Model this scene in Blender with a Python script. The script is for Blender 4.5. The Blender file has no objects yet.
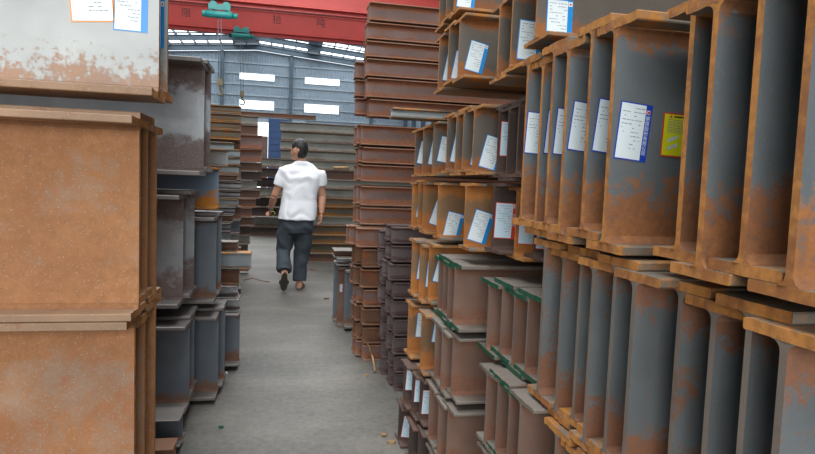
import bpy, bmesh, math, random
from mathutils import Vector, Matrix
random.seed(7)
S = bpy.context.scene
C = S.collection
# ------------------------------------------------------------------ camera
F, CX, CY, CAMZ = 590.0, 407.5, 227.0, 1.28
PSI, TH, RO = math.atan(122/590.0), math.radians(4.1), .037
M = (Matrix.Rotation(-PSI, 3, 'Z') @ Matrix.Rotation(math.pi/2-TH, 3, 'X') @ Matrix.Rotation(RO, 3, 'Z'))
cam = bpy.data.objects.new('camera', bpy.data.cameras.new('camera'))
C.objects.link(cam); S.camera = cam
cam.matrix_world = Matrix.Translation((0, 0, CAMZ)) @ M.to_4x4()
cam.data.sensor_width = 36; cam.data.lens = 36*F/815
cam.data.clip_start = .05; cam.data.clip_end = 400
def ray(px, py): return M @ Vector(((px-CX)/F, -(py-CY)/F, -1))
def at(px, py, Y):            # measured point -> world point at distance Y down the aisle
    d = ray(px, py); return Vector((0, 0, CAMZ)) + d*(Y/d.y)
def onx(px, py, X):
    d = ray(px, py); return Vector((0, 0, CAMZ)) + d*(X/d.x)
# ------------------------------------------------------------------ world and light
w = bpy.data.worlds.new('overcast_sky'); S.world = w; w.use_nodes = True
bg = w.node_tree.nodes['Background']; bg.inputs[0].default_value = (.86, .93, 1, 1); bg.inputs[1].default_value = 1.3
def area(name, loc, size, e, rot=(0, 0, 0), col=(1, 1, 1)):
    l = bpy.data.lights.new(name, 'AREA'); l.shape = 'RECTANGLE'; l.size, l.size_y = size; l.energy = e; l.color = col
    o = bpy.data.objects.new(name, l); C.objects.link(o); o.location = loc; o.rotation_euler = rot; return o
area('skylight_over_aisle', (-1.0, 1.5, 11.0), (7, 13), 2000, col=(.96, .98, 1))
area('skylight_far', (-1.5, 20, 12.2), (12, 14), 2600, col=(.94, .97, 1))
area('open_gate_behind', (-2.5, -9, 3.8), (9, 6), 1000, rot=(math.radians(82), 0, math.radians(-6)), col=(1, .99, .97))
S.view_settings.view_transform = 'Standard'; S.view_settings.look = 'None'
S.view_settings.gamma = 1; S.view_settings.use_curve_mapping = False
S.view_settings.exposure = 0.0
# ------------------------------------------------------------------ materials
def srgb(r, g, b):
    f = lambda c: (c/255/12.92 if c/255 < .04045 else ((c/255+.055)/1.055)**2.4)
    return (f(r), f(g), f(b), 1)
def newmat(name):
    m = bpy.data.materials.new(name); m.use_nodes = True
    nt = m.node_tree; return m, nt, nt.nodes['Principled BSDF']
def N(nt, t, **k):
    n = nt.nodes.new(t)
    for a, v in k.items(): setattr(n, a, v)
    return n
def noise(nt, vec, scale, detail=6, rough=.6):
    n = N(nt, 'ShaderNodeTexNoise'); n.inputs['Scale'].default_value = scale
    n.inputs['Detail'].default_value = detail; n.inputs['Roughness'].default_value = rough
    nt.links.new(vec, n.inputs['Vector']); return n.outputs['Fac']
def ramp(nt, fac, pts):
    n = N(nt, 'ShaderNodeValToRGB'); e = n.color_ramp.elements
    while len(e) < len(pts): e.new(.5)
    for el, (p, c) in zip(e, pts): el.position = p; el.color = c if not isinstance(c, (int, float)) else (c, c, c, 1)
    nt.links.new(fac, n.inputs[0]); return n.outputs[0]
def mix(nt, fac, a, b, kind='MIX'):
    n = N(nt, 'ShaderNodeMix', data_type='RGBA', blend_type=kind)
    for s, v in ((0, fac), (6, a), (7, b)):
        if isinstance(v, (int, float)): n.inputs[s].default_value = v
        elif isinstance(v, tuple): n.inputs[s].default_value = v
        else: nt.links.new(v, n.inputs[s])
    return n.outputs[2]
def math_(nt, op, a, b=0.0):
    n = N(nt, 'ShaderNodeMath', operation=op, use_clamp=False)
    for s, v in ((0, a), (1, b)):
        if isinstance(v, (int, float)): n.inputs[s].default_value = v
        else: nt.links.new(v, n.inputs[s])
    return n.outputs[0]
def basemat(name, col, rough=.6, metal=0.0, vary=.15, scale=12, bump=.1):
    m, nt, b = newmat(name)
    tc = N(nt, 'ShaderNodeTexCoord').outputs['Object']
    f = noise(nt, tc, scale)
    d = tuple(c*(1-vary*1.6) for c in col[:3])+(1,); l = tuple(min(1, c*(1+vary)) for c in col[:3])+(1,)
    nt.links.new(ramp(nt, f, [(.3, d), (.7, l)]), b.inputs['Base Color'])
    b.inputs['Roughness'].default_value = rough; b.inputs['Metallic'].default_value = metal
    if bump:
        bp = N(nt, 'ShaderNodeBump'); bp.inputs['Strength'].default_value = bump; bp.inputs['Distance'].default_value = .01
        nt.links.new(f, bp.inputs['Height']); nt.links.new(bp.outputs[0], b.inputs['Normal'])
    return m
def steel(name, scale_c, rust_c, rust2_c, lo=.25, hi=.85, amount=.35, rough=.5, speck=.3, metal=.25, pit=.15, tex=9.0, b1=1.5, b2=.7):
    """mill scale with rust that creeps from the two flanges (lo / hi = where it ends up the web)"""
    m, nt, b = newmat(name); L = nt.links.new
    co = N(nt, 'ShaderNodeTexCoord'); oi = N(nt, 'ShaderNodeObjectInfo').outputs['Random']
    off = N(nt, 'ShaderNodeVectorMath', operation='ADD'); L(co.outputs['Object'], off.inputs[0])
    cmb = N(nt, 'ShaderNodeCombineXYZ')
    for i, k in enumerate((37., 11., 23.)): L(math_(nt, 'MULTIPLY', oi, k), cmb.inputs[i])
    L(cmb.outputs[0], off.inputs[1]); v = off.outputs[0]
    sx = N(nt, 'ShaderNodeSeparateXYZ'); L(co.outputs['Generated'], sx.inputs[0]); z = sx.outputs[2]
    n1 = noise(nt, v, tex, 8, .65); n2 = noise(nt, v, tex*6, 6, .7); n3 = noise(nt, v, 3, 3)
    band = 0.0 if lo == hi else ramp(nt, z, [(0, 1.0), (lo, .45), (min(lo+.14, .6), 0.0), (max(hi-.1, .62), 0.0), (hi, .3), (1, .8)])
    t = math_(nt, 'ADD', math_(nt, 'MULTIPLY', band, .85), math_(nt, 'MULTIPLY', math_(nt, 'SUBTRACT', n1, .5), b1))
    t = math_(nt, 'ADD', t, math_(nt, 'MULTIPLY', math_(nt, 'SUBTRACT', n2, .5), b2))
    t = math_(nt, 'ADD', t, math_(nt, 'MULTIPLY', math_(nt, 'SUBTRACT', oi, .5), .18))
    t = math_(nt, 'ADD', t, amount)
    mask = ramp(nt, t, [(.36, 0.0), (.62, 1.0)])
    rust = mix(nt, ramp(nt, n3, [(.35, 0.0), (.65, 1.0)]), rust_c, rust2_c)
    rust = mix(nt, ramp(nt, n2, [(.3, 1.0), (.62, 0.0)]), rust, tuple(c*.7 for c in rust_c[:3])+(1,))
    sc = mix(nt, ramp(nt, n3, [(.3, 0.0), (.7, 1.0)]), scale_c, tuple(c*.66 for c in scale_c[:3])+(1,))
    col = mix(nt, mask, sc, rust)
    if speck:
        sp = noise(nt, v, 170, 2, .5)
        col = mix(nt, math_(nt, 'MULTIPLY', ramp(nt, sp, [(.6, 0.0), (.75, 1.0)]), speck), col, (.5, .44, .4, 1))
    L(col, b.inputs['Base Color'])
    r = N(nt, 'ShaderNodeMapRange'); L(mask, r.inputs[0]); r.inputs[3].default_value = rough; r.inputs[4].default_value = min(1, rough+.3)
    L(r.outputs[0], b.inputs['Roughness'])
    mm = N(nt, 'ShaderNodeMapRange'); L(mask, mm.inputs[0]); mm.inputs[3].default_value = metal; mm.inputs[4].default_value = 0
    L(mm.outputs[0], b.inputs['Metallic'])
    bp = N(nt, 'ShaderNodeBump'); bp.inputs['Strength'].default_value = pit; bp.inputs['Distance'].default_value = .004
    L(n2, bp.inputs['Height']); L(bp.outputs[0], b.inputs['Normal'])
    return m
M_ = {}
O1, O2 = srgb(190, 128, 62), srgb(160, 102, 54)
M_['web_R'] = steel('mill_scale_blue_grey', srgb(120, 127, 130), srgb(136, 92, 64), srgb(160, 102, 52), .26, .93, .17, speck=.12, b1=1.2, b2=1.3)
M_['web_Rlow'] = steel('mill_scale_blue_low', srgb(124, 130, 132), srgb(140, 98, 74), srgb(128, 84, 60), .22, .85, .24, speck=.1, b1=1.2, b2=1.3)
M_['end_or'] = steel('orange_rust_cut', O2, O1, srgb(190, 130, 66), .5, .5, .55, rough=.7, speck=.1, metal=0)
M_['fl_or'] = steel('orange_rust_flange', srgb(120, 112, 100), srgb(188, 126, 54), srgb(156, 100, 50), .5, .5, .45, rough=.6, speck=.15, metal=0)
M_['web_C'] = steel('mill_scale_warm', srgb(104, 96, 88), srgb(160, 98, 46), srgb(122, 80, 54), .22, .86, .10, speck=.1)
M_['web_Cor'] = steel('mill_scale_orange', srgb(140, 108, 76), srgb(182, 116, 52), srgb(150, 92, 46), .3, .8, .25, speck=.1)
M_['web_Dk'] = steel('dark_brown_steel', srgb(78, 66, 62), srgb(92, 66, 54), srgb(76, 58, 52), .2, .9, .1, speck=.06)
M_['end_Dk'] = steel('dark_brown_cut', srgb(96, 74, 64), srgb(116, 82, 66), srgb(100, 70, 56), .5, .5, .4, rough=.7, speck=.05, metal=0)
M_['web_Br'] = steel('dull_brown_steel', srgb(126, 98, 84), srgb(134, 94, 74), srgb(118, 84, 68), .2, .9, .3, rough=.65, speck=.05, metal=0)
M_['fl_Br'] = steel('dull_brown_flange', srgb(128, 118, 108), srgb(130, 96, 78), srgb(108, 80, 66), .5, .5, .25, rough=.65, speck=.05, metal=0)
M_['web_Bn'] = steel('red_brown_steel', srgb(138, 108, 100), srgb(146, 98, 76), srgb(160, 104, 72), .25, .8, .25, rough=.5, speck=.15, metal=0)
M_['fl_Bn'] = steel('red_brown_flange', srgb(140, 104, 84), srgb(164, 108, 74), srgb(130, 84, 62), .5, .5, .4, rough=.6, speck=.1, metal=0)
M_['web_Pu'] = steel('purplish_steel', srgb(110, 98, 98), srgb(92, 70, 66), srgb(82, 62, 62), .2, .8, .12, rough=.45, speck=.35, metal=.2)
M_['end_Pu'] = steel('purplish_cut', srgb(84, 66, 64), srgb(96, 70, 62), srgb(84, 62, 56), .5, .5, .3, rough=.65, speck=.05, metal=0)
M_['web_Or'] = steel('strong_orange_steel', srgb(120, 84, 62), srgb(168, 96, 52), srgb(130, 76, 50), .5, .5, .3, rough=.7, speck=.1, metal=0)
M_['web_Gr'] = steel('grey_green_steel', srgb(164, 166, 158), srgb(150, 112, 76), srgb(120, 92, 70), .15, .95, .05, rough=.6, speck=.05, metal=.1)
M_['web_GrO'] = steel('grey_orange_steel', srgb(128, 124, 110), srgb(170, 118, 62), srgb(130, 96, 66), .3, .8, .2, rough=.6, speck=.05, metal=.1)
M_['web_L1'] = steel('even_orange_rust', srgb(170, 136, 110), srgb(172, 122, 82), srgb(154, 104, 72), .1, .9, .62, rough=.72, speck=.4, metal=0, pit=.12, tex=5)
M_['fl_L1'] = steel('pale_rust_flange', srgb(168, 134, 104), srgb(154, 104, 68), srgb(126, 86, 60), .5, .5, .3, rough=.6, speck=.4, metal=0)
M_['web_L1t'] = steel('pale_mill_scale', srgb(184, 188, 186), srgb(186, 148, 120), srgb(164, 136, 118), .2, 2.0, -.08, rough=.4, speck=.3, metal=.1, tex=7, b1=.9, b2=1.9)
M_['web_L2'] = steel('pitted_grey_steel', srgb(164, 168, 172), srgb(118, 100, 94), srgb(104, 90, 88), .28, .7, .12, rough=.3, speck=.45, metal=.35, pit=.5, tex=6)
M_['fl_L2'] = steel('pitted_grey_flange', srgb(130, 124, 120), srgb(112, 92, 82), srgb(92, 80, 76), .5, .5, .1, rough=.4, speck=.3, metal=.2, pit=.4)
M_['web_Bl'] = steel('blue_grey_steel', srgb(108, 117, 126), srgb(128, 92, 72), srgb(110, 84, 72), .14, .9, .02, rough=.45, speck=.08, metal=.2)
M_['web_Pale'] = steel('pale_blue_steel', srgb(176, 188, 192), srgb(180, 130, 80), srgb(150, 116, 90), .1, .97, -.04, rough=.5, speck=.1, metal=.1)
M_['web_OBl'] = steel('blue_steel_orange_paint', srgb(118, 140, 160), srgb(206, 136, 50), srgb(180, 120, 60), .45, .95, .02, speck=.05)
M_['green'] = steel('green_end_paint', srgb(28, 92, 66), srgb(36, 104, 76), srgb(70, 84, 66), .5, .5, -.05, rough=.55, speck=.1, metal=0)
M_['concrete'], nt, b = newmat('dusty_concrete')
co = N(nt, 'ShaderNodeTexCoord').outputs['Object']
mp = N(nt, 'ShaderNodeMapping'); mp.inputs['Scale'].default_value = (.7, 1.3, 1); nt.links.new(co, mp.inputs[0])
f1 = noise(nt, mp.outputs[0], 1.6, 8, .62); f2 = noise(nt, co, 28, 6, .7); f3 = noise(nt, co, 6, 8, .7)
c1 = ramp(nt, f1, [(.36, srgb(72, 68, 62)), (.52, srgb(92, 88, 80)), (.68, srgb(118, 112, 103))])
c1 = mix(nt, .35, c1, ramp(nt, f2, [(.3, srgb(58, 56, 53)), (.7, srgb(130, 127, 120))]))
c1 = mix(nt, ramp(nt, f3, [(.56, 0.0), (.7, .5)]), c1, srgb(98, 84, 72))
nt.links.new(c1, b.inputs['Base Color']); b.inputs['Roughness'].default_value = .62
bp = N(nt, 'ShaderNodeBump'); bp.inputs['Strength'].default_value = .25; bp.inputs['Distance'].default_value = .01
nt.links.new(f2, bp.inputs['Height']); nt.links.new(bp.outputs[0], b.inputs['Normal'])
def corrug(name, col, scale):
    m, nt, b = newmat(name)
    co = N(nt, 'ShaderNodeTexCoord').outputs['Object']
    wv = N(nt, 'ShaderNodeTexWave'); wv.inputs['Scale'].default_value = scale; nt.links.new(co, wv.inputs[0])
    bp = N(nt, 'ShaderNodeBump'); bp.inputs['Strength'].default_value = .6; bp.inputs['Distance'].default_value = .03
    nt.links.new(wv.outputs['Fac'], bp.inputs['Height']); nt.links.new(bp.outputs[0], b.inputs['Normal'])
    f = noise(nt, co, .6, 4)
    nt.links.new(ramp(nt, f, [(.3, tuple(c*.88 for c in col[:3])+(1,)), (.7, col)]), b.inputs['Base Color'])
    b.inputs['Roughness'].default_value = .55
    return m
M_['wall'] = corrug('blue_grey_cladding', srgb(168, 182, 194), 1.2)
M_['girt'] = basemat('pale_girt_paint', srgb(190, 202, 210), .5, vary=.05, bump=0)
M_['frame'] = basemat('slate_frame_paint', srgb(96, 112, 124), .5, vary=.1, scale=3, bump=0)
M_['purlin'] = basemat('purlin_paint', srgb(120, 132, 140), .5, vary=.1, bump=0)
M_['roof'] = corrug('roof_sheet', srgb(150, 162, 172), 2)
M_['crane'] = basemat('crane_red_paint', srgb(182, 54, 44), .45, vary=.06, scale=1.5, bump=0)
M_['teal'] = basemat('hoist_teal_paint', srgb(40, 134, 128), .4, vary=.15, scale=4, bump=0)
M_['black'] = basemat('dark_rubber', srgb(36, 36, 38), .6, vary=.1, bump=0)
M_['ink'] = basemat('dark_print', srgb(70, 34, 34), .7, vary=.05, bump=0)
M_['grey_ink'] = basemat('grey_print', srgb(120, 128, 142), .8, vary=.05, bump=0)
M_['wire'] = basemat('steel_wire', srgb(110, 112, 116), .5, .3, vary=.05, bump=0)
M_['hook'] = basemat('hook_yellow', srgb(104, 88, 56), .5, vary=.1, bump=0)
M_['wood'] = basemat('weathered_timber', srgb(150, 118, 84), .8, vary=.25, scale=10, bump=.3)
M_['straw'] = basemat('pale_wood_strip', srgb(168, 138, 100), .8, vary=.2, scale=20, bump=.1)
M_['paintbar'] = steel('painted_bar', srgb(150, 158, 146), srgb(176, 128, 64), srgb(110, 130, 136), .5, .5, -.05, rough=.6, speck=.1, metal=0, tex=5)
M_['scrap'] = basemat('scrap_rust', srgb(122, 84, 60), .8, vary=.3, bump=.3)
M_['paper'] = basemat('sticker_paper', srgb(226, 238, 242), .4, vary=.01, bump=0)
M_['paper2'] = basemat('sticker_paper_blueish', srgb(200, 224, 236), .4, vary=.01, bump=0)
M_['s_blue'] = basemat('sticker_royal_blue', srgb(30, 66, 176), .35, vary=.02, bump=0)
M_['s_cyan'] = basemat('sticker_sky_blue', srgb(20, 140, 216), .35, vary=.02, bump=0)
M_['s_red'] = basemat('sticker_red', srgb(206, 62, 52), .35, vary=.02, bump=0)
M_['s_orange'] = basemat('sticker_orange', srgb(240, 150, 70), .35, vary=.02, bump=0)
M_['s_yel'] = basemat('sticker_yellow', srgb(218, 220, 30), .35, vary=.02, bump=0)
M_['doorblue'] = basemat('door_blue_paint', srgb(70, 96, 140), .5, vary=.1, bump=0)
def emit(name, col, s):
    m, nt, b = newmat(name); b.inputs['Base Color'].default_value = col
    b.inputs['Emission Color'].default_value = col; b.inputs['Emission Strength'].default_value = s; b.inputs['Roughness'].default_value = .3
    return m
M_['daylight'] = emit('daylit_window_sheet', (.93, .97, 1, 1), 1.6)
M_['rooflight'] = emit('daylit_roof_sheet', (.88, .95, 1, 1), 3.0)
# ------------------------------------------------------------------ mesh helpers
def bx(bm, x0, x1, y0, y1, z0, z1, mi=0):
    vs = [bm.verts.new((x, y, z)) for x in (x0, x1) for y in (y0, y1) for z in (z0, z1)]
    fs = [(0, 1, 3, 2), (4, 6, 7, 5), (0, 4, 5, 1), (2, 3, 7, 6), (0, 2, 6, 4), (1, 5, 7, 3)]
    out = []
    for f in fs:
        fc = bm.faces.new([vs[i] for i in f]); fc.material_index = mi; out.append(fc)
    return out
def tube(bm, pts, rads, seg=10, mi=0, cap=True, flat=1.0):
    rings = []; n = len(pts)
    for i, p in enumerate(pts):
        p = Vector(p); a = Vector(pts[max(i-1, 0)]); b_ = Vector(pts[min(i+1, n-1)]); t = (b_-a).normalized()
        up = Vector((0, 1, 0)) if abs(t.y) < .9 else Vector((0, 0, 1))
        u = t.cross(up).normalized(); v = t.cross(u).normalized()
        r = rads[i] if hasattr(rads, '__len__') else rads
        rings.append([bm.verts.new(p+(u*math.cos(2*math.pi*k/seg)+v*math.sin(2*math.pi*k/seg)*flat)*r) for k in range(seg)])
    for a, b_ in zip(rings, rings[1:]):
        for k in range(seg):
            f = bm.faces.new((a[k], a[(k+1) % seg], b_[(k+1) % seg], b_[k])); f.material_index = mi; f.smooth = True
    if cap:
        for r in (rings[0], rings[-1]):
            f = bm.faces.new(r); f.material_index = mi
def ball(bm, c, r, sc=(1, 1, 1), seg=16, rot=None, mi=0):
    m = Matrix.Translation(c)
    if rot: m = m @ rot.to_4x4()
    m = m @ Matrix.Diagonal((r*sc[0], r*sc[1], r*sc[2], 1))
    g = bmesh.ops.create_uvsphere(bm, u_segments=seg, v_segments=max(6, seg*2//3), radius=1, matrix=m)
    for v in g['verts']:
        for f in v.link_faces: f.smooth = True; f.material_index = mi
def meshof(name, bm, mats):
    bmesh.ops.recalc_face_normals(bm, faces=bm.faces[:])
    me = bpy.data.meshes.new(name); bm.to_mesh(me); bm.free()
    for m in mats: me.materials.append(M_[m] if isinstance(m, str) else m)
    return me
def ob(name, me, parent=None, loc=None, rot=None):
    o = bpy.data.objects.new(name, me); C.objects.link(o)
    if parent: o.parent = parent
    if loc is not None: o.location = loc
    if rot is not None: o.rotation_euler = rot
    return o
def obj(name, bm, mats, parent=None, loc=None, rot=None):
    if isinstance(mats, str): mats = [mats]
    return ob(name, meshof(name, bm, mats), parent, loc, rot)
def struct(name, bm, mats):
    o = obj(name, bm, mats); o['kind'] = 'structure'; return o
LABELS = {}
def tag(o, label, cat, group=None):
    n = len(label.replace(',', ' ').split())
    assert 4 <= n <= 16, (n, label)
    assert label not in LABELS, label
    LABELS[label] = 1
    o['label'] = label; o['category'] = cat; o['kind'] = 'thing'
    if group: o['group'] = group
    return o
def thing(name, label, cat, loc=(0, 0, 0), rot=(0, 0, 0), group=None):
    o = bpy.data.objects.new(name, None); C.objects.link(o); o.empty_display_size = .1
    o.location = loc; o.rotation_euler = rot
    return tag(o, label, cat, group)
# ------------------------------------------------------------------ hall
XL, XR, YB, YF = -15.0, 12.0, -12.0, 60.0
RX = -3.1
top = at(250, 50, YF).z
SL = .085
def roofz(x, up=0): return top - abs(x-RX)*SL + up
bm = bmesh.new(); bx(bm, XL, XR, YB, YF, -.2, 0); struct('floor', bm, 'concrete')
def wins():
    out = []
    for a, b_, c, d in ((239, 72.5, 275, 81.5), (304.5, 76.5, 340, 86), (239, 99.5, 274, 110.5), (304, 104, 339, 114.5)):
        p, q = at(a, b_, YF), at(c, d, YF); m_ = (p.z+q.z)/2; h = (d-b_-1.6)*YF/F/2
        out.append((p.x, q.x, m_-h, m_+h))
    return out
W4 = wins()
for i, k in ((2, 0), (3, 1)): W4[i] = (W4[k][0], W4[k][1], W4[i][2], W4[i][3])
W4[1] = (W4[1][0], W4[1][1], W4[0][2], W4[0][3]); W4[3] = (W4[3][0], W4[3][1], W4[2][2], W4[2][3])
dp = at(257.5, 122, YF); dq = at(285, 122, YF)
DOOR = (dp.x, dq.x, 0, dp.z)
holes = W4+[DOOR]
bm = bmesh.new()
xs = sorted({XL, XR, RX} | {h[0] for h in holes} | {h[1] for h in holes}); zs = sorted({0.0} | {h[2] for h in holes} | {h[3] for h in holes} | {roofz(XL)-.3})
for a, b_ in zip(xs, xs[1:]):
    for c, d in zip(zs, zs[1:]):
        mx, mz = (a+b_)/2, (c+d)/2
        if any(h[0] < mx < h[1] and h[2] < mz < h[3] for h in holes): continue
        bx(bm, a, b_, YF, YF+.12, c, d)
zt = zs[-1]
for a, b_ in ((XL, RX), (RX, XR)):
    vs = [bm.verts.new((x, y, z)) for y in (YF, YF+.12) for x, z in ((a, zt), (b_, zt), (b_, roofz(b_)), (a, roofz(a)))]
    for f in ((0, 1, 2, 3), (7, 6, 5, 4), (0, 4, 5, 1), (1, 5, 6, 2), (2, 6, 7, 3), (3, 7, 4, 0)): bm.faces.new([vs[i] for i in f])
struct('wall_back', bm, 'wall')
for side, x in (('left', XL), ('right', XR)):
    bm = bmesh.new(); bx(bm, x-.1, x+.1, YB, YF, 0, roofz(x)); struct('wall_'+side, bm, 'wall')
bm = bmesh.new()
bx(bm, XL, -7.5, YB-.1, YB, 0, roofz(XL)); bx(bm, 3.5, XR, YB-.1, YB, 0, roofz(XR)-.3); bx(bm, -7.5, 3.5, YB-.1, YB, 7, roofz(XL))
struct('wall_front', bm, 'wall')
bm = bmesh.new()
for a, b_ in ((XL, RX), (RX, XR)):
    vs = [bm.verts.new((x, y, roofz(x, u))) for u in (.62, .72) for x in (a, b_) for y in (YB, YF+.3)]
    for f in ((0, 1, 3, 2), (4, 6, 7, 5), (0, 4, 5, 1), (2, 3, 7, 6), (0, 2, 6, 4), (1, 5, 7, 3)): bm.faces.new([vs[i] for i in f])
struct('ceiling', bm, 'roof')
SP = 4.0
frs = [YF-.45-SP*i for i in range(0, 12)]
for n, y in enumerate(frs):
    bm = bmesh.new()
    for a, b_ in ((XL, RX), (RX, XR)):
        for (d0, d1, hw) in ((0, .035, .13), (.035, .42, .02), (.42, .455, .13)):
            vs = [bm.verts.new((x, yy, roofz(x, u))) for u in (d0, d1) for x in (a, b_) for yy in (y-hw, y+hw)]
            for f in ((0, 1, 3, 2), (4, 6, 7, 5), (0, 4, 5, 1), (2, 3, 7, 6), (0, 2, 6, 4), (1, 5, 7, 3)): bm.faces.new([vs[i] for i in f])
    for x in (XL+.3, XR-.3):
        bx(bm, x-.18, x+.18, y-.15, y+.15, 0, roofz(x)+.1)
    struct('trim_%d' % (n+1), bm, 'frame')
k = len(frs)
x = XL+.6; bm = bmesh.new()
while x < XR:
    bx(bm, x-.035, x+.035, 12, YF, roofz(x, .46), roofz(x, .6)); x += 1.15
struct('trim_%d' % (k+1), bm, 'purlin')
bm = bmesh.new()
for y in frs[:-1]:
    x = XL+.7; i = 0
    while x < XR-1.2:
        if not (abs(x+.52-RX) < .5) and (i*7+int(y*3)) % 6:
            a, b_ = x, x+1.05
            vs = [bm.verts.new((xx, yy, roofz(xx, u))) for u in (.604, .615) for xx in (a, b_) for yy in (y-SP+.3, y-.3)]
            for f in ((0, 1, 3, 2), (4, 6, 7, 5), (0, 4, 5, 1), (2, 3, 7, 6), (0, 2, 6, 4), (1, 5, 7, 3)): bm.faces.new([vs[j] for j in f])
        x += 1.15; i += 1
struct('window_6', bm, 'rooflight')
bm = bmesh.new(); z = 1.2
while z < top-.6:
    segs = [(XL, XR)]
    for h in holes:
        if h[2]-.06 < z < h[3]+.06:
            segs = [s for a, b_ in segs for s in ((a, min(b_, h[0])), (max(a, h[1]), b_)) if s[1]-s[0] > .05]
    for a, b_ in segs: bx(bm, a, b_, YF-.09, YF, z-.06, z+.06)
    z += 1.02
struct('trim_%d' % (k+2), bm, 'girt')
bm = bmesh.new()
for px in (222, 291): 
    x = at(px, 90, YF).x; bx(bm, x-.17, x+.17, YF-.35, YF-.1, 0, roofz(x)-.02)
for x in (-13.2, 8.2): bx(bm, x-.17, x+.17, YF-.35, YF-.1, 0, roofz(x)-.02)
struct('trim_%d' % (k+3), bm, 'frame')
for n, h in enumerate(W4):
    bm = bmesh.new(); t = .07
    bx(bm, h[0], h[1], YF-.04, YF+.06, h[2], h[2]+t); bx(bm, h[0], h[1], YF-.04, YF+.06, h[3]-t, h[3])
    bx(bm, h[0], h[0]+t, YF-.04, YF+.06, h[2]+t, h[3]-t); bx(bm, h[1]-t, h[1], YF-.04, YF+.06, h[2]+t, h[3]-t)
    o = struct('window_%d' % (n+1), bm, 'girt')
    bm = bmesh.new(); bx(bm, h[0]+t, h[1]-t, YF+.02, YF+.03, h[2]+t, h[3]-t); obj('pane', bm, 'daylight', o)
# door: tall opening; the blue leaf stands half open at its right
bm = bmesh.new(); mid = at(268.5, 130, YF).x
bx(bm, mid, DOOR[1]+.4, YF-.24, YF-.14, .05, at(270, 119, YF).z)
z = .4
while z < DOOR[3]-.2:
    bx(bm, mid, DOOR[1]+.4, YF-.28, YF-.24, z, z+.1); z += .62
o = struct('door_1', bm, 'doorblue')
bm = bmesh.new(); bx(bm, DOOR[0]-.1, DOOR[1]+2, YF-.14, YF-.02, DOOR[3], DOOR[3]+.35); obj('door_track', bm, 'girt', o)
bm = bmesh.new(); bx(bm, DOOR[0], DOOR[1], YF+.06, YF+.07, .02, DOOR[3]); o2 = obj('daylight_sheet', bm, 'daylight', o)
# ------------------------------------------------------------------ overhead cranes
def girder(name, label, Y, zb, h, wd, hoist_px, hooky, txt=None):
    t = thing(name, label, 'overhead crane', (0, Y, zb))
    bm = bmesh.new(); a, b_ = XL+1.2, XR-1.2
    bx(bm, a, b_, -wd/2, wd/2, .0, .05); bx(bm, a, b_, -wd/2, wd/2, h-.05, h); bx(bm, a, b_, -wd/2+.05, -wd/2+.07, .05, h-.05); bx(bm, a, b_, wd/2-.07, wd/2-.05, .05, h-.05)
    bx(bm, a, b_, -.1, .1, -.16, 0); bx(bm, a, b_, -.18, .18, -.19, -.16)
    obj('girder', bm, 'crane', t)
    for x in (a, b_):
        bm = bmesh.new(); bx(bm, x-.25, x+.25, -1.4, 1.4, -.1, .4); obj('end_carriage', bm, 'crane', t)
    if txt:
        for ch, px, py in txt:
            cu = bpy.data.curves.new('txt', 'FONT'); cu.body = ch; cu.size = .55; cu.align_x = 'CENTER'; cu.align_y = 'CENTER'; cu.extrude = .002
            to = bpy.data.objects.new('txt', cu); C.objects.link(to)
            dg = bpy.context.evaluated_depsgraph_get(); me = bpy.data.meshes.new_from_object(to.evaluated_get(dg))
            bpy.data.objects.remove(to)
            me.materials.clear(); me.materials.append(M_['ink'])
            p = at(px, py, Y-wd/2)
            ob('lettering', me, t, (p.x, -wd/2+.046, p.z-zb), (math.pi/2, 0, 0))
    return t
def hoist(label, Y, zrail, px, hook_px, hook_y, sc, green):
    x = at(px, 12, Y).x
    t = thing('electric_hoist', label, 'hoist', (x, Y, zrail))
    s = sc
    bm = bmesh.new(); tube(bm, [(-.62*s, -.3, -.42*s), (.62*s, -.3, -.42*s)], .17*s, 20); obj('drum_housing', bm, 'teal', t)
    bm = bmesh.new(); tube(bm, [(-.78*s, -.3, -.42*s), (-.62*s, -.3, -.42*s)], .14*s, 16); obj('motor', bm, 'black' if not green else 'teal', t)
    bm = bmesh.new(); tube(bm, [(.62*s, -.3, -.42*s), (.85*s, -.3, -.42*s)], .12*s, 16); obj('gearbox', bm, 'teal', t)
    for dx in (-.28, .32):
        bm = bmesh.new(); tube(bm, [(dx*s, -.34, 0), (dx*s, -.12, 0)], .2*s, 18); obj('trolley_wheel', bm, 'teal', t)
    bm = bmesh.new(); bx(bm, -.5*s, .5*s, -.36, -.32, -.2*s, .05*s); bx(bm, -.45*s, -.35*s, -.34, -.3, -.4*s, 0); bx(bm, .4*s, .5*s, -.34, -.3, -.4*s, 0); obj('side_plate', bm, 'teal', t)
    hp = at(hook_px, hook_y, Y-.3)
    hx, hz = hp.x-x, hp.z-zrail
    bm = bmesh.new()
    for d in (-.07, .07): tube(bm, [(hx*.2+d, -.3, -.5*s), (hx+d, -.3, hz+.3)], .016, 6)
    obj('wire_rope', bm, 'wire', t)
    bm = bmesh.new(); bx(bm, hx-.1, hx+.1, -.37, -.23, hz, hz+.34); tube(bm, [(hx, -.38, hz+.16), (hx, -.22, hz+.16)], .13, 14); obj('hook_block', bm, 'hook', t)
    bm = bmesh.new(); pts = [(hx, -.3, hz), (hx, -.3, hz-.15)]+[(hx+.15*math.sin(a), -.3, hz-.3+.15*math.cos(a)) for a in [x_*math.pi/6 for x_ in range(0, 9)]]
    tube(bm, pts, .04, 8); obj('hook', bm, 'hook', t)
    return t
YA, YC = 36.0, 30.5
zA = at(255, 31.5, YA-.3).z; hA = 20*YA/F
girder('bridge_crane', 'red bridge crane girder with three dark painted characters, the farther, lower one', YA, zA, hA, .5, 0, 0, [('限', 186, 13), ('拾', 277, 20), ('吨', 321, 23.5)])
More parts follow.
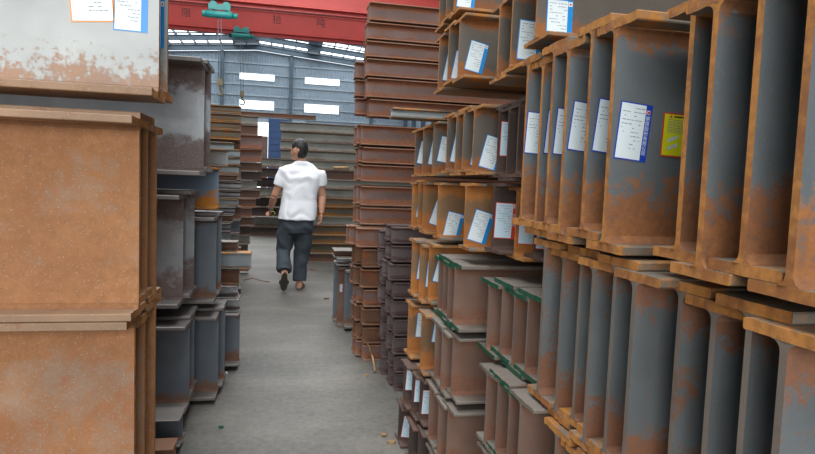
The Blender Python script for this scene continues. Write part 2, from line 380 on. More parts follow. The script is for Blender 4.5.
girder('bridge_crane', 'red bridge crane girder without lettering at the top, nearer of two', YC, at(300, 7.5, YC-.3).z, 1.1, .7, 0, 0)
hoist('teal electric hoist high above the aisle, upper and larger of the two', YC, at(220, 7.5, YC).z, 220, 220, 86, 1.0, True)
hoist('small dark teal hoist hanging under the farther red crane girder', YA, at(244, 31, YA).z, 242, 242, 97, .85, False)
for side, x in (('left', XL+1.0), ('right', XR-1.0)):
    bm = bmesh.new(); bx(bm, x-.2, x+.2, YB+1, YF-1, zA-.75, zA-.15); struct('trim_%d' % (k+4+(side == 'right')), bm, 'frame')
# ------------------------------------------------------------------ stickers
def vtext(bm, s, x, ztop, size, y, mi):
    for i, ch in enumerate(s):
        cu = bpy.data.curves.new('t', 'FONT'); cu.body = ch; cu.size = size; cu.align_x = 'CENTER'; cu.align_y = 'CENTER'; cu.resolution_u = 2
        to = bpy.data.objects.new('t', cu); C.objects.link(to)
        me = bpy.data.meshes.new_from_object(to.evaluated_get(bpy.context.evaluated_depsgraph_get())); bpy.data.objects.remove(to)
        for p in me.polygons: p.material_index = mi
        me.transform(Matrix.Translation((x, y, ztop-size*(i+.5))) @ Matrix.Rotation(math.pi/2, 4, 'X'))
        n0 = len(bm.faces); bm.from_mesh(me); bm.faces.ensure_lookup_table()
        for f in bm.faces[n0:]: f.material_index = mi
def sticker_mesh(kind, wd, ht):
    bm = bmesh.new(); rnd = random.Random(hash(kind) % 99 if False else len(kind))
    e = .035*wd
    bx(bm, 0, wd, -.0006, 0, 0, ht, 0)
    if kind == 'yellow':
        bx(bm, e, wd-e, -.0009, -.0006, e, ht-e, 1)
        bx(bm, wd*.3, wd*.9, -.0012, -.0009, ht*.9, ht*.935, 2)
        vs = [bm.verts.new(p) for p in ((wd*.16, -.0011, ht*.89), (wd*.26, -.0011, ht*.89), (wd*.21, -.0011, ht*.95))]; bm.faces.new(vs).material_index = 0
        for i in range(9):
            x = wd*.14
            while x < wd*.88:
                l = wd*rnd.uniform(.04, .14); bx(bm, x, x+l, -.0012, -.0009, ht*(.84-.036*i), ht*(.852-.036*i), 3); x += l+wd*.02
        for cx, cz in ((.34, .4), (.34, .22), (.78, .4), (.78, .22)):
            for s_ in (0, .045):
                p = [(cx-.16, cz-.07+s_), (cx+.12, cz+.03+s_), (cx+.12, cz+.06+s_), (cx-.16, cz-.04+s_)]
                vs = [bm.verts.new((a*wd, -.0012-s_*.001, c*ht)) for a, c in p]; bm.faces.new(vs).material_index = 4
        return meshof('label_sticker', bm, ['s_red', 's_yel', 'ink', 'grey_ink', 'paper2'])
    st = .2 if kind != 'orange' else .05
    bx(bm, e, wd*(1-st), -.0009, -.0006, e, ht-e, 1)
    for i in range(11):
        x = wd*.1
        if i > 6: x = wd*.42
        while x < wd*(1-st)-wd*.1:
            l = wd*rnd.uniform(.03, .12)
            if rnd.random() < .7: bx(bm, x, x+l, -.00115, -.0009, ht*(.9-.07*i), ht*(.912-.07*i), 2)
            x += l+wd*.025
    if kind == 'royal':
        bx(bm, wd*.82, wd*.95, -.0011, -.0006, ht*.83, ht*.9, 1)
        tube(bm, [(wd*.83, -.0014, ht*.84), (wd*.94, -.0014, ht*.89)], wd*.018, 6, 3); tube(bm, [(wd*.83, -.0014, ht*.89), (wd*.94, -.0014, ht*.84)], wd*.018, 6, 3)
        vtext(bm, '钢铁股份有限公司', wd*.885, ht*.8, wd*.14, -.0011, 1)
    elif kind in ('sky', 'red'):
        bx(bm, wd*.82, wd*.97, -.0011, -.0006, ht*.86, ht*.96, 1)
        bx(bm, wd*.86, wd*.93, -.0013, -.0011, ht*.885, ht*.93, 3)
        if kind == 'red': vtext(bm, '钢铁股份', wd*.89, ht*.7, wd*.14, -.0011, 1)
    bc = {'royal': 's_blue', 'sky': 's_cyan', 'red': 's_red', 'orange': 's_orange'}[kind]
    return meshof('label_sticker', bm, [bc, 'paper' if kind != 'red' else 'paper2', 'grey_ink', 's_red'])
SM = {}
def sticker(parent, kind, x, z, wd, ht, tilt, yoff):
    key = (kind, wd, ht)
    if key not in SM: SM[key] = sticker_mesh(*key)
    o = ob('label_sticker', SM[key], parent, (x, yoff-.0008, z), (0, math.radians(tilt), 0))
    o['label'] = {'royal': 'white printed sticker with royal blue edge and strip', 'sky': 'white printed sticker with sky blue side strip', 'red': 'pale printed sticker with red edge', 'orange': 'white paper sticker with orange edge', 'yellow': 'yellow warning sticker with red edge'}[kind]
    return o
# ------------------------------------------------------------------ H-beams
MC = {}
def beam_meshes(H, W, tw, tf, L, side, mats):
    key = (round(H, 3), W, tw, tf, L, side, mats)
    if key in MC: return MC[key]
    face, end, flm, fle = mats
    r = min(.016, tf*1.1)
    # web with root fillets, profile in (y, z)
    prof = []
    def arc(cy, cz, a0, a1):
        for i in range(5):
            a = math.radians(a0+(a1-a0)*i/4); prof.append((cy+r*math.cos(a), cz+r*math.sin(a)))
    h = tw/2
    arc(-h-r, tf+r, 270, 360); arc(-h-r, H-tf-r, 0, 90); arc(h+r, H-tf-r, 90, 180); arc(h+r, tf+r, 180, 270)
    bm = bmesh.new(); x1 = side*L
    rnd = random.Random(int(H*1000)+int(W*777))
    A = [bm.verts.new((0, y, z)) for y, z in prof]; B = [bm.verts.new((x1, y, z)) for y, z in prof]; n = len(prof)
    for i in range(n):
        f = bm.faces.new((A[i], A[(i+1) % n], B[(i+1) % n], B[i])); f.material_index = 0
        y0, y1 = prof[i][0], prof[(i+1) % n][0]
        if abs(prof[i][1]-prof[(i+1) % n][1]) < r: f.smooth = True
    for q in (A, B): bm.faces.new(q).material_index = 1
    web = meshof('web', bm, [face, end])
    fl = []
    for v in range(2):
        bm = bmesh.new(); nseg = 10; b_ = min(.0025, tf*.2)
        ring = []
        pr = [(-W/2, b_), (-W/2, tf-b_), (-W/2+b_, tf)]+[(-W/2+b_+(W-2*b_)*i/nseg, tf) for i in range(1, nseg)]+[(W/2-b_, tf), (W/2, tf-b_), (W/2, b_), (W/2-b_, 0)]+[(W/2-b_-(W-2*b_)*i/nseg, 0) for i in range(1, nseg)]+[(-W/2+b_, 0)]
        jit = {}
        def jx(y):
            k_ = round(y*400)
            if k_ not in jit: jit[k_] = side*rnd.uniform(-.0015, .0035)
            return jit[k_]
        A = [bm.verts.new((jx(y), y, z)) for y, z in pr]; B = [bm.verts.new((x1, y, z)) for y, z in pr]; n = len(pr)
        for i in range(n):
            f = bm.faces.new((A[i], A[(i+1) % n], B[(i+1) % n], B[i])); f.material_index = 0
        for q in (A, B):
            tp = q[2:nseg+3]; bt = q[nseg+5:][::-1]
            caps = [(q[0], q[1], tp[0], bt[0]), (tp[-1], q[nseg+3], q[nseg+4], bt[-1])]+[(tp[i], tp[i+1], bt[i+1], bt[i]) for i in range(nseg)]
            for c_ in caps: bm.faces.new(c_).material_index = 1
        fl.append(meshof('flange', bm, [flm, fle]))
    MC[key] = (web, fl[0], fl[1]); return MC[key]
STY = {  # web face, web end, flange, flange end
 'R': ('web_R', 'end_or', 'fl_or', 'end_or'), 'Rl': ('web_Rlow', 'fl_Br', 'fl_or', 'end_or'), 'C': ('web_C', 'end_or', 'fl_or', 'end_or'),
 'Co': ('web_Cor', 'end_or', 'fl_or', 'end_or'), 'Dk': ('web_Dk', 'end_Dk', 'end_Dk', 'end_Dk'), 'G': ('web_Br', 'fl_Br', 'fl_Br', 'green'),
 'Br': ('web_Br', 'fl_Br', 'fl_Br', 'fl_Br'), 'Bn': ('web_Bn', 'fl_Bn', 'fl_Bn', 'fl_Bn'), 'Pu': ('web_Pu', 'end_Pu', 'end_Pu', 'end_Pu'),
 'Or': ('web_Or', 'fl_Bn', 'web_Or', 'fl_Bn'), 'Gr': ('web_Gr', 'fl_Br', 'fl_Br', 'fl_Br'), 'GrO': ('web_GrO', 'end_or', 'fl_or', 'end_or'),
 'L1': ('web_L1', 'end_or', 'fl_L1', 'end_or'), 'L1t': ('web_L1t', 'end_or', 'fl_L1', 'end_or'), 'L2': ('web_L2', 'fl_Br', 'fl_L2', 'fl_L2'),
 'Bl': ('web_Bl', 'fl_Br', 'fl_L2', 'fl_Br'), 'Pa': ('web_Pale', 'fl_Br', 'fl_or', 'fl_Br'), 'OBl': ('web_OBl', 'end_or', 'end_or', 'end_or'), 'GO': ('web_GrO', 'end_or', 'fl_or', 'green'),
}
NB = [0]
def beam(label, X, Y, z0, H, W, side, sty, L=3.2, tw=None, tf=None, group=None, stickers=(), yaw=0.0):
    tw = tw or max(.005, .022*H+.003); tf = tf or max(.008, .033*H+.003)
    web, f1, f2 = beam_meshes(H, W, round(tw, 4), round(tf, 4), L, side, STY[sty])
    t = thing('h_beam', label, 'steel beam', (X, Y, z0), (0, 0, yaw), group)
    ob('web', web, t); ob('flange', f1, t, (0, 0, 0)); ob('flange', f2, t, (0, 0, H-round(tf, 4)))
    for (k_, x, z, wd, ht, tl) in stickers: sticker(t, k_, x, z, wd, ht, tl, -round(tw, 4)/2)
    NB[0] += 1
    return t
ORD = ['first', 'second', 'third', 'fourth', 'fifth', 'sixth', 'seventh', 'eighth', 'ninth', 'tenth', 'eleventh', 'twelfth', 'thirteenth', 'fourteenth', 'fifteenth', 'sixteenth']
def pos_word(i, n):
    if n == 1: return 'only one there'
    if i == 0: return 'leftmost'
    if i == n-1: return 'rightmost'
    return ORD[i]+' from left'
def endrow(stack, rowword, look, z0, H, W, pxs, sty, X0=.67, stk=None, looks=None, zs=None, grp=None, smin=None, tf=None, L=3.2, tw=None, Y0=-9):
    """beams standing side by side with their ends to the aisle; pxs = where each web's edge reads, left to right"""
    zm = z0+H/2; order = list(range(len(pxs)))[::-1]; prevY = Y0; prev_up = False; info = {}
    tff = round(tf or max(.008, .033*H+.003), 4); tww = tw or max(.005, .022*H+.003)
    smin = smin or W*.5+tww+.004
    for i in order:
        px = pxs[i]; py = 200.0
        for _ in range(12):
            p = onx(px, py, X0); py += (p.z-zm)*F/p.y
        Y = p.y; X = X0
        if Y < prevY+smin:
            Y = prevY+smin
            for _ in range(12):
                p = at(px, py, Y); py += (p.z-zm)*F/p.y
            X = p.x
        near = Y-prevY < W+.004
        up = near and not prev_up
        Y += tww/2
        prevY = Y-tww/2; prev_up = up
        info[i] = (X, Y, z0+(tff+.0008 if up else 0))
    out = []
    n = len(pxs)
    for i in range(n):
        X, Y, zz = info[i]
        lk = looks.get(i, look) if looks else look
        lab = f'{lk}, {pos_word(i, n)}, {rowword}, {stack}'
        out.append(beam(lab, X, Y, zz, H, W, 1, sty if not isinstance(sty, dict) else sty.get(i, sty['*']), L=L, tf=tf, tw=tw, stickers=(stk or {}).get(i, ()), group=grp or 'steel beams in the '+stack, yaw=random.uniform(-.003, .003)))
    return out, info
def face_stk(kind, px0, px1, py1, X, Y, tilt, z0, wd=.078, ht=.122):
    """sticker whose lower left corner reads at (px0, py1) on the web face at Y"""
    p = at(px0, py1, Y); return (kind, p.x-X, p.z-z0, wd, ht, tilt)
def add_stk(res, i, kind, px, py, tilt, wd=.078, ht=.122, tw=None):
    b_, inf = res[0][i], res[1][i]
    web = [c for c in b_.children if c.name.startswith('web')][0]
    ymin = min(v.co.y for v in web.data.vertices if abs(v.co.z-web.data.vertices[7].co.z) < .01)
    twh = (round(b_.get('tw', 0), 4))
    y = min(abs(v.co.y) for v in web.data.vertices)
    p = at(px, py, b_.location.y-y)
    sticker(b_, kind, p.x-b_.location.x, p.z-b_.location.z, wd, ht, tilt, -y)
def far(r, h=.06): return max(v[1] for v in r[1].values())+h
HB = 'rusty blue-grey H-beam'
# ---- nearest right stack
R1 = 'nearest right stack'
endrow(R1, 'upper row', HB, 1.142, .468, .15, [687, 710, 755, 806], 'R', L=2.8)
endrow(R1, 'middle row', HB, .655, .448, .15, [675, 708, 742, 776], 'Rl', L=2.8)
# ---- second right stack
R2 = 'second right stack'
SK = 'blue-grey H-beam with royal-blue sticker'
r2a = r = endrow(R2, 'upper row', SK, 1.152, .491, .15, [525, 540, 550.5, 565, 588, 611], 'R', L=2.8, looks={5: 'blue-grey H-beam with blue sticker and yellow warning'})
for i, px, py, tl in ((0, 523.5, 153, -7), (1, 543, 153.5, -6), (2, 552, 154, -6), (3, 566.5, 149.5, -4), (4, 591, 151, -4), (5, 613, 158, -5)): add_stk(r, i, 'royal', px, py, tl+10, .076, .122)
add_stk(r, 5, 'yellow', 659.5, 156, 2, .085, .094)
r2b = endrow(R2, 'middle row', HB, .683, .442, .15, [542, 560.5, 578, 590, 611, 630], 'Rl', L=2.8)
r2c = endrow(R2, 'bottom visible row', HB, .23, .43, .15, [553, 571, 588, 604], 'Rl', L=2.8)
r = endrow('atop second right stack', 'top row', 'dark grey H-beam with sky-blue sticker', 1.69, .25, .17, [538], 'C', L=2.8)
add_stk(r, 0, 'sky', 545, 43, 0, .078, .122)
# ---- third right stack
R3 = 'third right stack'
r = endrow(R3, 'top row', 'grey H-beam with sky-blue sticker', 1.632, .25, .16, [499, 512], 'C', Y0=1.64, looks={0: 'grey rusty steel H-beam with sticker'})
add_stk(r, 1, 'sky', 516, 59, 3)
add_stk(r, 0, 'sky', 509, 62, 8)
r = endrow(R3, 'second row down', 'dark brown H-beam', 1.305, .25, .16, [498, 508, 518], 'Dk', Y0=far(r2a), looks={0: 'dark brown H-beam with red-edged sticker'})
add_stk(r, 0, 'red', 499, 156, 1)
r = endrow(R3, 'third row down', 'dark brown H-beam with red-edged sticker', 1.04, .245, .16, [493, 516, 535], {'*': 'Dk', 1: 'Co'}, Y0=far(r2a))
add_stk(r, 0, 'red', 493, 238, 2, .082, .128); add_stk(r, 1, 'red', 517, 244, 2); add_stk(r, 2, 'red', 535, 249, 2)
endrow(R3, 'fourth row down', 'brown H-beam with green-painted ends', .692, .26, .18, [488, 501.5, 513.6, 527], 'G', X0=.66, Y0=far(r2b), tf=.015)
endrow(R3, 'fifth row down', 'dull brown H-beam', .422, .255, .17, [486, 497, 508.5, 519], {'*': 'Br', 1: 'G', 2: 'G'}, X0=.66, Y0=far(r2c))
endrow(R3, 'bottom row', 'dull brown H-beam', .155, .25, .17, [484, 495, 507, 518], 'Br', X0=.66, Y0=far(r2c))
# ---- fourth right stack
R4 = 'fourth right stack'
OB = 'orange-brown H-beam with sky-blue sticker'
r = endrow(R4, 'top row', 'orange-brown H-beam', 2.0, .25, .16, [440, 447, 455], 'C', looks={2: OB})
add_stk(r, 2, 'sky', 456, 6.5, 5)
r = endrow(R4, 'second row down', OB, 1.71, .25, .16, [439, 448.5, 459], 'C')
add_stk(r, 2, 'sky', 464, 69, 12); add_stk(r, 1, 'sky', 450.5, 78, 10); add_stk(r, 0, 'sky', 442, 80, 10)
r = endrow(R4, 'third row down', OB, 1.325, .25, .16, [415, 423, 433, 447, 456, 463, 473.5], 'C', looks={4: 'orange-brown H-beam without sticker'})
for i, px, py in ((0, 416.5, 163), (1, 427.5, 164), (2, 436.5, 161), (3, 449.5, 161.5), (5, 469.5, 165), (6, 478, 166)): add_stk(r, i, 'sky', px, py, 10 if i < 6 else 14)
r = endrow(R4, 'fourth row down', OB, 1.04, .255, .16, [412, 418, 423, 437.6, 465], 'Co', looks={1: 'orange-brown H-beam without sticker'})
for i, px, py, tl in ((0, 415.5, 217, 8), (2, 428.5, 223, 18), (3, 442, 237, 12), (4, 466.5, 239, 16)): add_stk(r, i, 'sky', px, py, tl)
g = endrow(R4, 'fifth row down', 'brown green-ended H-beam', .725, .25, .17, [438.5, 443, 448, 454], 'G', tf=.015, X0=.62, Y0=2.045)
r = endrow(R4, 'fifth row down', 'bright orange H-beam with sky-blue sticker', .735, .27, .16, [411.5, 419.5, 428.5], 'Co', X0=.6, Y0=far(g))
for i, px, py, tl in ((0, 416, 279, 6), (1, 425, 287, 4), (2, 432, 281, 14)): add_stk(r, i, 'sky', px, py, tl)
g = endrow(R4, 'sixth row down', 'dull brown H-beam beside the orange ones', .455, .25, .17, [435, 441.5, 452], 'Br', X0=.62, Y0=2.045)
r = endrow(R4, 'sixth row down', 'bright orange H-beam with sticker', .44, .265, .16, [408, 421], 'Co', X0=.6, Y0=far(g))
add_stk(r, 0, 'sky', 415, 337, 4); add_stk(r, 1, 'sky', 431, 342, 8)
g = endrow(R4, 'seventh row down', 'dull brown H-beam', .19, .24, .17, [429, 438, 447], 'Br', X0=.61, Y0=2.02)
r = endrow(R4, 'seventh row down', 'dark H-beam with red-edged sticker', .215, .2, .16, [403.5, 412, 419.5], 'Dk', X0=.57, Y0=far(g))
add_stk(r, 0, 'red', 405, 390, 3, .045, .11); add_stk(r, 1, 'red', 413.5, 402, 3, .045, .11); add_stk(r, 2, 'red', 421, 414, 3, .048, .11)
g = endrow(R4, 'bottom row', 'dull brown H-beam', .003, .17, .17, [429, 440], 'Br', X0=.61, Y0=2.1)
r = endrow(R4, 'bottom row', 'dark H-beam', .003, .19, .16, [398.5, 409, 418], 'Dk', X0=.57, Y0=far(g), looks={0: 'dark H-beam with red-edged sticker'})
add_stk(r, 0, 'red', 400.5, 437, 8, .055, .11)
# ------------------------------------------------------------------ beams lying across, web to the camera
def facerow(label, side, px, y0, y1, Y, W, sty, n=1, step=None, dx=(0,), L=3.0, group=None, H=None, words=None):
    """beam whose end reads at px, between y0 (top) and y1 (bottom)"""
    a, b_ = at(px, y0, Y), at(px, y1, Y); Hh = H or round(a.z-b_.z, 3)
    step = step or W*.5+.02
    if n > 1 and step < W: Hh -= round(max(.008, .033*Hh+.003), 4)+.0025
    out = []
    nm = words or ['front one', 'one behind', 'third back', 'rearmost']
    for i in range(n):
        up = i % 2
        tf = round(max(.008, .033*Hh+.003), 4)
        lab = label if n == 1 else f'{label}, {nm[i]}'
        out.append(beam(lab, a.x+dx[i % len(dx)], Y+i*step, max(b_.z, .0)+(tf+.0008 if up and step < W else 0), Hh, W, side, sty, L=L, group=group, yaw=random.uniform(-.004, .004)))
    return out
# ---- left: nearest stack
def lrow(look, rowword, z0, H, specs, sty, W, stack='nearest left stack'):
    bs = []; n = len(specs)
    for i, (X, Y, up) in enumerate(specs):
        p = 'nearest' if i == 0 else ('farthest' if i == n-1 else ORD[i]+' back')
        bs.append(beam(f'{look}, {p}, {rowword}, {stack}', X, Y, z0+up, H, W, -1, sty if i == 0 else sty, L=2.6, group='beams in the '+stack))
    return bs
t_ = .018
b1 = lrow('pale grey H-beam with rusty foot', 'top row', 1.52, .63, [(-.405, 2.03, 0), (-.405, 2.165, t_)], 'L1t', .2)
sticker(b1[0], 'orange', at(71, 22, 2.02).x-b1[0].location.x, at(71, 22, 2.02).z-1.52, .128, .17, -5, -.008)
sticker(b1[0], 'sky', at(113, 30, 2.02).x-b1[0].location.x, at(110.5, 29.5, 2.02).z-1.52, .1, .16, 1, -.008)
sticker(b1[1], 'sky', -.07, .17, .06, .16, 0, -.008)
lrow('even orange rusty H-beam', 'middle row', .838, .615, [(-.45, 1.98, 0), (-.457, 2.115, t_+.006), (-.455, 2.245, 0)], 'L1', .2)
lrow('even orange rusty H-beam', 'lower row', .135, .675, [(-.462, 1.98, t_+.008), (-.462, 2.115, 0), (-.455, 2.245, t_+.008)], 'L1', .2)
G2 = 'beams in the second left stack'
facerow('large pitted grey H-beam, top of second left stack', -1, 205, 58, 176, 3.1, .28, 'L2', 2, .16, (0, .01), group=G2)
facerow('pitted grey H-beam, middle of second left stack', -1, 184, 190, 303, 3.1, .28, 'L2', 2, .15, (0, .03), group=G2)
facerow('blue-grey rusty H-beam, third row of second left stack', -1, 190, 317, 404, 3.08, .26, 'Bl', 2, .15, (0, .0), group=G2)
facerow('low rust-edged beam on floor, foot of second left stack', -1, 183, 408, 440, 2.84, .16, 'Bl', 1, group=G2, H=.13)
facerow('short rusty offcut beam on floor beside nearest left stack', -1, 176, 432, 470, 2.62, .12, 'Or', 1, group=G2, H=.12, L=1.5)
G3 = 'beams in the third left stack'
facerow('blue beam with orange-painted end, third left stack', -1, 219, 168, 209, 3.6, .22, 'OBl', 1, group=G3)
facerow('blue-grey H-beam, upper in third left stack', -1, 217, 213, 300, 3.52, .22, 'Bl', 2, .16, (0, .01), group=G3)
facerow('blue-grey H-beam, bottom of third left stack', -1, 219, 309, 393, 3.52, .24, 'Bl', 2, .16, (0, .02), group=G3)
facerow('pale beam on top of orange-painted beam, third left stack', -1, 228, 150, 167, 3.9, .2, 'Pa', 1, group=G3)
G4 = 'beams in the fourth left stack'
facerow('blue H-beam lying on floor, bottom of fourth left stack', -1, 240, 311, 362, 4.1, .2, 'Bl', 1, group=G4)
facerow('dark flat beam, fourth left stack, just above bottom', -1, 240, 297, 309, 4.15, .2, 'L2', 1, group=G4)
facerow('dark flat beam, fourth left stack, third from floor', -1, 238, 284, 296, 4.18, .2, 'L2', 1, group=G4)
facerow('small beam with orange end, fourth left stack', -1, 239, 269, 283, 4.2, .12, 'Or', 1, group=G4)
facerow('short blue beam jutting into aisle, fourth left stack', -1, 251.5, 252, 268, 4.2, .14, 'Pa', 1, group=G4)
facerow('brown beam topping fourth left stack', -1, 238, 241, 251, 4.25, .14, 'Br', 1, group=G4)
G5 = 'small beams in the fifth left stack'
yb = [150, 158, 166, 175, 182, 191, 199, 207, 215, 223, 232, 241, 250, 260, 270, 281, 292, 303, 314]
pe = [240, 240, 239, 237, 241, 240, 238, 235, 233, 231, 230, 230, 230, 230, 231, 231, 231, 231]
lv = ['topmost']+[o_+' from top' for o_ in ORD[1:]]+['seventeenth from top', 'lowest']
for i, (a, b_) in enumerate(zip(yb, yb[1:])):
    facerow(f'small steel beam, fifth left stack, {lv[i]}', -1, pe[i], a, b_-.6, 5.5+.05*random.random(), .1, ['Pa', 'Pa', 'Pa', 'Br', 'L2', 'L2', 'Pa', 'L2', 'Br', 'L2', 'Pa', 'Br'][i % 12], 1, group=G5, L=2)
G7 = 'orange-edged beams in the sixth left stack'
yb = [107, 115, 123, 131, 141]
for i, (a, b_) in enumerate(zip(yb, yb[1:])):
    facerow(f'orange-edged beam, sixth left stack, {lv[i]}', -1, 241, a, b_-.5, 6.6, .14, 'GrO', 1, group=G7, L=2)
facerow('pale wide beam below orange-edged ones, sixth left stack', -1, 234, 143, 165, 6.5, .22, 'Pa', 1, group=G7, L=2)
facerow('rust-ended beam behind pale wide one, sixth left stack', -1, 240, 141.5, 165, 6.73, .22, 'Or', 1, group=G7, L=2)
for i in range(10):
    facerow(f'brown beam lower in sixth left stack, {ORD[i]} under pale one', -1, 241-(i % 3), 166+i*13.5, 179+i*13.5, 6.6, .16, ['Br', 'Bl', 'Gr'][i % 3], 1, group=G7, L=2, H=.096 if i == 9 else None)
G6 = 'brown beams in the seventh left stack'
yb = [117, 126, 136, 150, 163, 172, 181, 190, 199, 208, 217, 226, 235, 244, 253, 262, 271]
pe = [258, 258, 262, 262, 262, 262, 257, 260, 256, 252, 254, 250, 250, 248, 250, 249]
lv2 = lv[:15]+['lowest']
for i, (a, b_) in enumerate(zip(yb, yb[1:])):
    facerow(f'brown beam, seventh left stack, {lv2[i]}', -1, pe[i], a, b_-.5, 8.2, .16, ['Gr', 'Br', 'Bn', 'Bn', 'Br', 'Dk'][i % 6], 1, group=G6, L=3)
p = at(316, 114, 8.2); q = at(205, 109, 8.2)
bm = bmesh.new(); zb_ = at(258, 117, 8.2).z+.003
bx(bm, q.x-.5, p.x, -.05, .05, 0, .006); bx(bm, q.x-.5, p.x, -.05, .05, .049, .055); bx(bm, q.x-.5, p.x, -.004, .004, .006, .049)
tag(obj('steel_channel', bm, 'fl_Bn', None, (0, 8.2, zb_)), 'long thin brown channel cantilevered over the aisle', 'steel channel')
# ---- right back: tall brown stack
TB = 'tall brown stack'
zz_ = [115, 95, 75, 57, 40, 21.5, 2]
rows = [(117, 98.5), (98, 77.5), (77, 58.5), (58, 41), (40.5, 22.5), (22, 2.5)]
gb = 'brown beams in the tall stack'
for i, (a, b_) in enumerate(rows[::-1]):
    facerow(f'red-brown H-beam, {lv[i]}, {TB}', 1, [369, 366.5, 366, 366, 366.5, 369][i], b_, a, 4.3, .14, 'Bn', 2, .085, (0, .0), group=gb, words=['front', 'behind'])
for i, (a, b_) in enumerate([(63, 79), (81, 97), (99, 115)]):
    facerow(f'red-brown H-beam, rear column, {lv[i]}, {TB}', 1, 354.5+i*.3, a, b_, 4.62, .14, 'Bn', 1, group=gb)
for i, (a, b_) in enumerate([(124, 145), (146, 163), (163.5, 181), (184.5, 205), (205.5, 223.5)]):
    facerow(f'red-brown H-beam, {ORD[i]} under the gap, {TB}', 1, [361, 362.5, 361, 360.5, 360][i], a, b_, 4.3, .14, 'Bn', 3, .085, (0, -.02, -.03), group=gb, words=['front', 'behind', 'rear'])
for i, (a, b_) in enumerate([(226, 246), (247, 266), (267, 286), (287, 305), (306, 323), (324, 341), (342, 358.5)]):
    facerow(f'orange rusty H-beam, {ORD[i]} down, low orange stack', 1, [356, 362, 360, 363, 361, 362.5, 362][i], a, b_, 4.22, .15, 'Or' if i % 3 else 'Bn', 3, .1, (0, -.04, -.05), group='orange beams under the tall brown stack', words=['front', 'behind', 'rear'])
# plank seen on the gap of the tall stack
o = beam('painted grey and orange beam jutting from fourth right stack', at(391, 108, 2.75).x, 2.75, 1.5875, .045, .1, 1, 'Pa', L=1.6)
# ---- purplish stack
for i in range(10):
    y0 = 225+i*18.2
    if i > 8: continue
    facerow(f'purplish speckled H-beam, {ORD[i]} down, purplish stack', 1, [391.5, 391.5, 388, 392, 391, 393, 392, 394, 394][i], y0, y0+17.6, 3.62-.005*i, .13, 'Pu', 2, .1, (0, -.02), group='purplish beams beside the fourth right stack', words=['front', 'behind'])
for i in range(8):
    y0 = 230+i*18.
    facerow(f'purplish H-beam, {ORD[i]} down, rear column, purplish stack', 1, [379, 378, 380, 378, 381, 380, 381, 380][i], y0, y0+17, 3.9, .14, 'Pu', 1, group='purplish beams beside the fourth right stack')
# ---- low grey pile
GP = 'low grey pile'
facerow(f'grey H-beam facing the aisle, front, {GP}', 1, 345, 269, 326, 5.1, .2, 'Bl', 1, group='beams in the low grey pile')
facerow(f'grey H-beam end with pink tag, middle, {GP}', 1, 338, 266, 325, 5.25, .2, 'Br', 1, group='beams in the low grey pile')
sticker(bpy.data.objects['h_beam.%03d' % (NB[0]-1)], 'red', .02, .3, .03, .07, 0, -.008)
facerow(f'grey H-beam, rear, {GP}', 1, 334, 264, 322, 5.45, .2, 'Bl', 1, group='beams in the low grey pile')
facerow(f'flat grey beam on top, {GP}', 1, 336, 257, 264, 5.2, .2, 'L2', 1, group='beams in the low grey pile')
facerow(f'brown beam topping the {GP}', 1, 333, 249, 255.8, 5.3, .25, 'Br', 1, group='beams in the low grey pile')
# ---- wide back stack
y0 = 262.0
for i in range(15):
    a = 112.7+9.33*(i+1)
    facerow(f'long grey beam, wide back stack, {(lv[:14]+["lowest"])[i]}', 1, 280.5+[0, 1, 0, .5, 0, 1, 2, 0, 1, 2, 5, 9, 12, 14, 16, 18][i], a, a+9.0, 9.4+.03*(i % 2), .18, 'GrO' if i in (8, 9, 11, 12, 13) else ('Br' if i in (5, 14) else 'Gr'), 1, group='long beams in the wide back stack', L=4.5)
bm = bmesh.new(); tube(bm, [(0, 0, 0), (.25, 0, .01)], .022, 8); tag(obj('wooden_block', bm, 'straw', None, at(333, 167.5, 9.28)), 'pale wooden peg lying on the wide back stack', 'wood')
# ---- dark pile at the end of the aisle
for i in range(8):
    y0 = 158+i*9.75
    facerow(f'dark low beam, pile at aisle end, {(lv[:7]+["lowest"])[i]}', 1, 261-[0, 4, 8, 10, 10, 11, 12, 12][i], y0, y0+8.8, 14.0-.2*(i % 2), .3, 'Dk' if i % 3 else 'Gr', 1, group='dark beams at the end of the aisle', L=3)
a, b_ = at(261.5, 136, 24), at(267.5, 136, 24); wd = b_.x-a.x
t = thing('steel_cabinet', 'dark tall cabinet silhouetted in the bright doorway', 'cabinet', (a.x, 24, 0))
bm = bmesh.new(); bx(bm, 0, wd, .02, .5, .08, a.z); bx(bm, .02, wd-.02, .05, .45, 0, .08); obj('body', bm, 'end_Dk', t)
for x0, x1, z0, z1 in ((.01, wd/2-.005, .1, a.z*.55), (wd/2+.005, wd-.01, .1, a.z*.55), (.01, wd-.01, a.z*.56, a.z-.02)):
    bm = bmesh.new(); bx(bm, x0, x1, 0, .019, z0, z1); d_ = obj('door', bm, 'end_Dk', t)
    bm = bmesh.new(); bx(bm, (x0+x1)/2-.01, (x0+x1)/2+.01, -.02, 0, (z0+z1)/2, (z0+z1)/2+.12); obj('handle', bm, 'wire', d_)
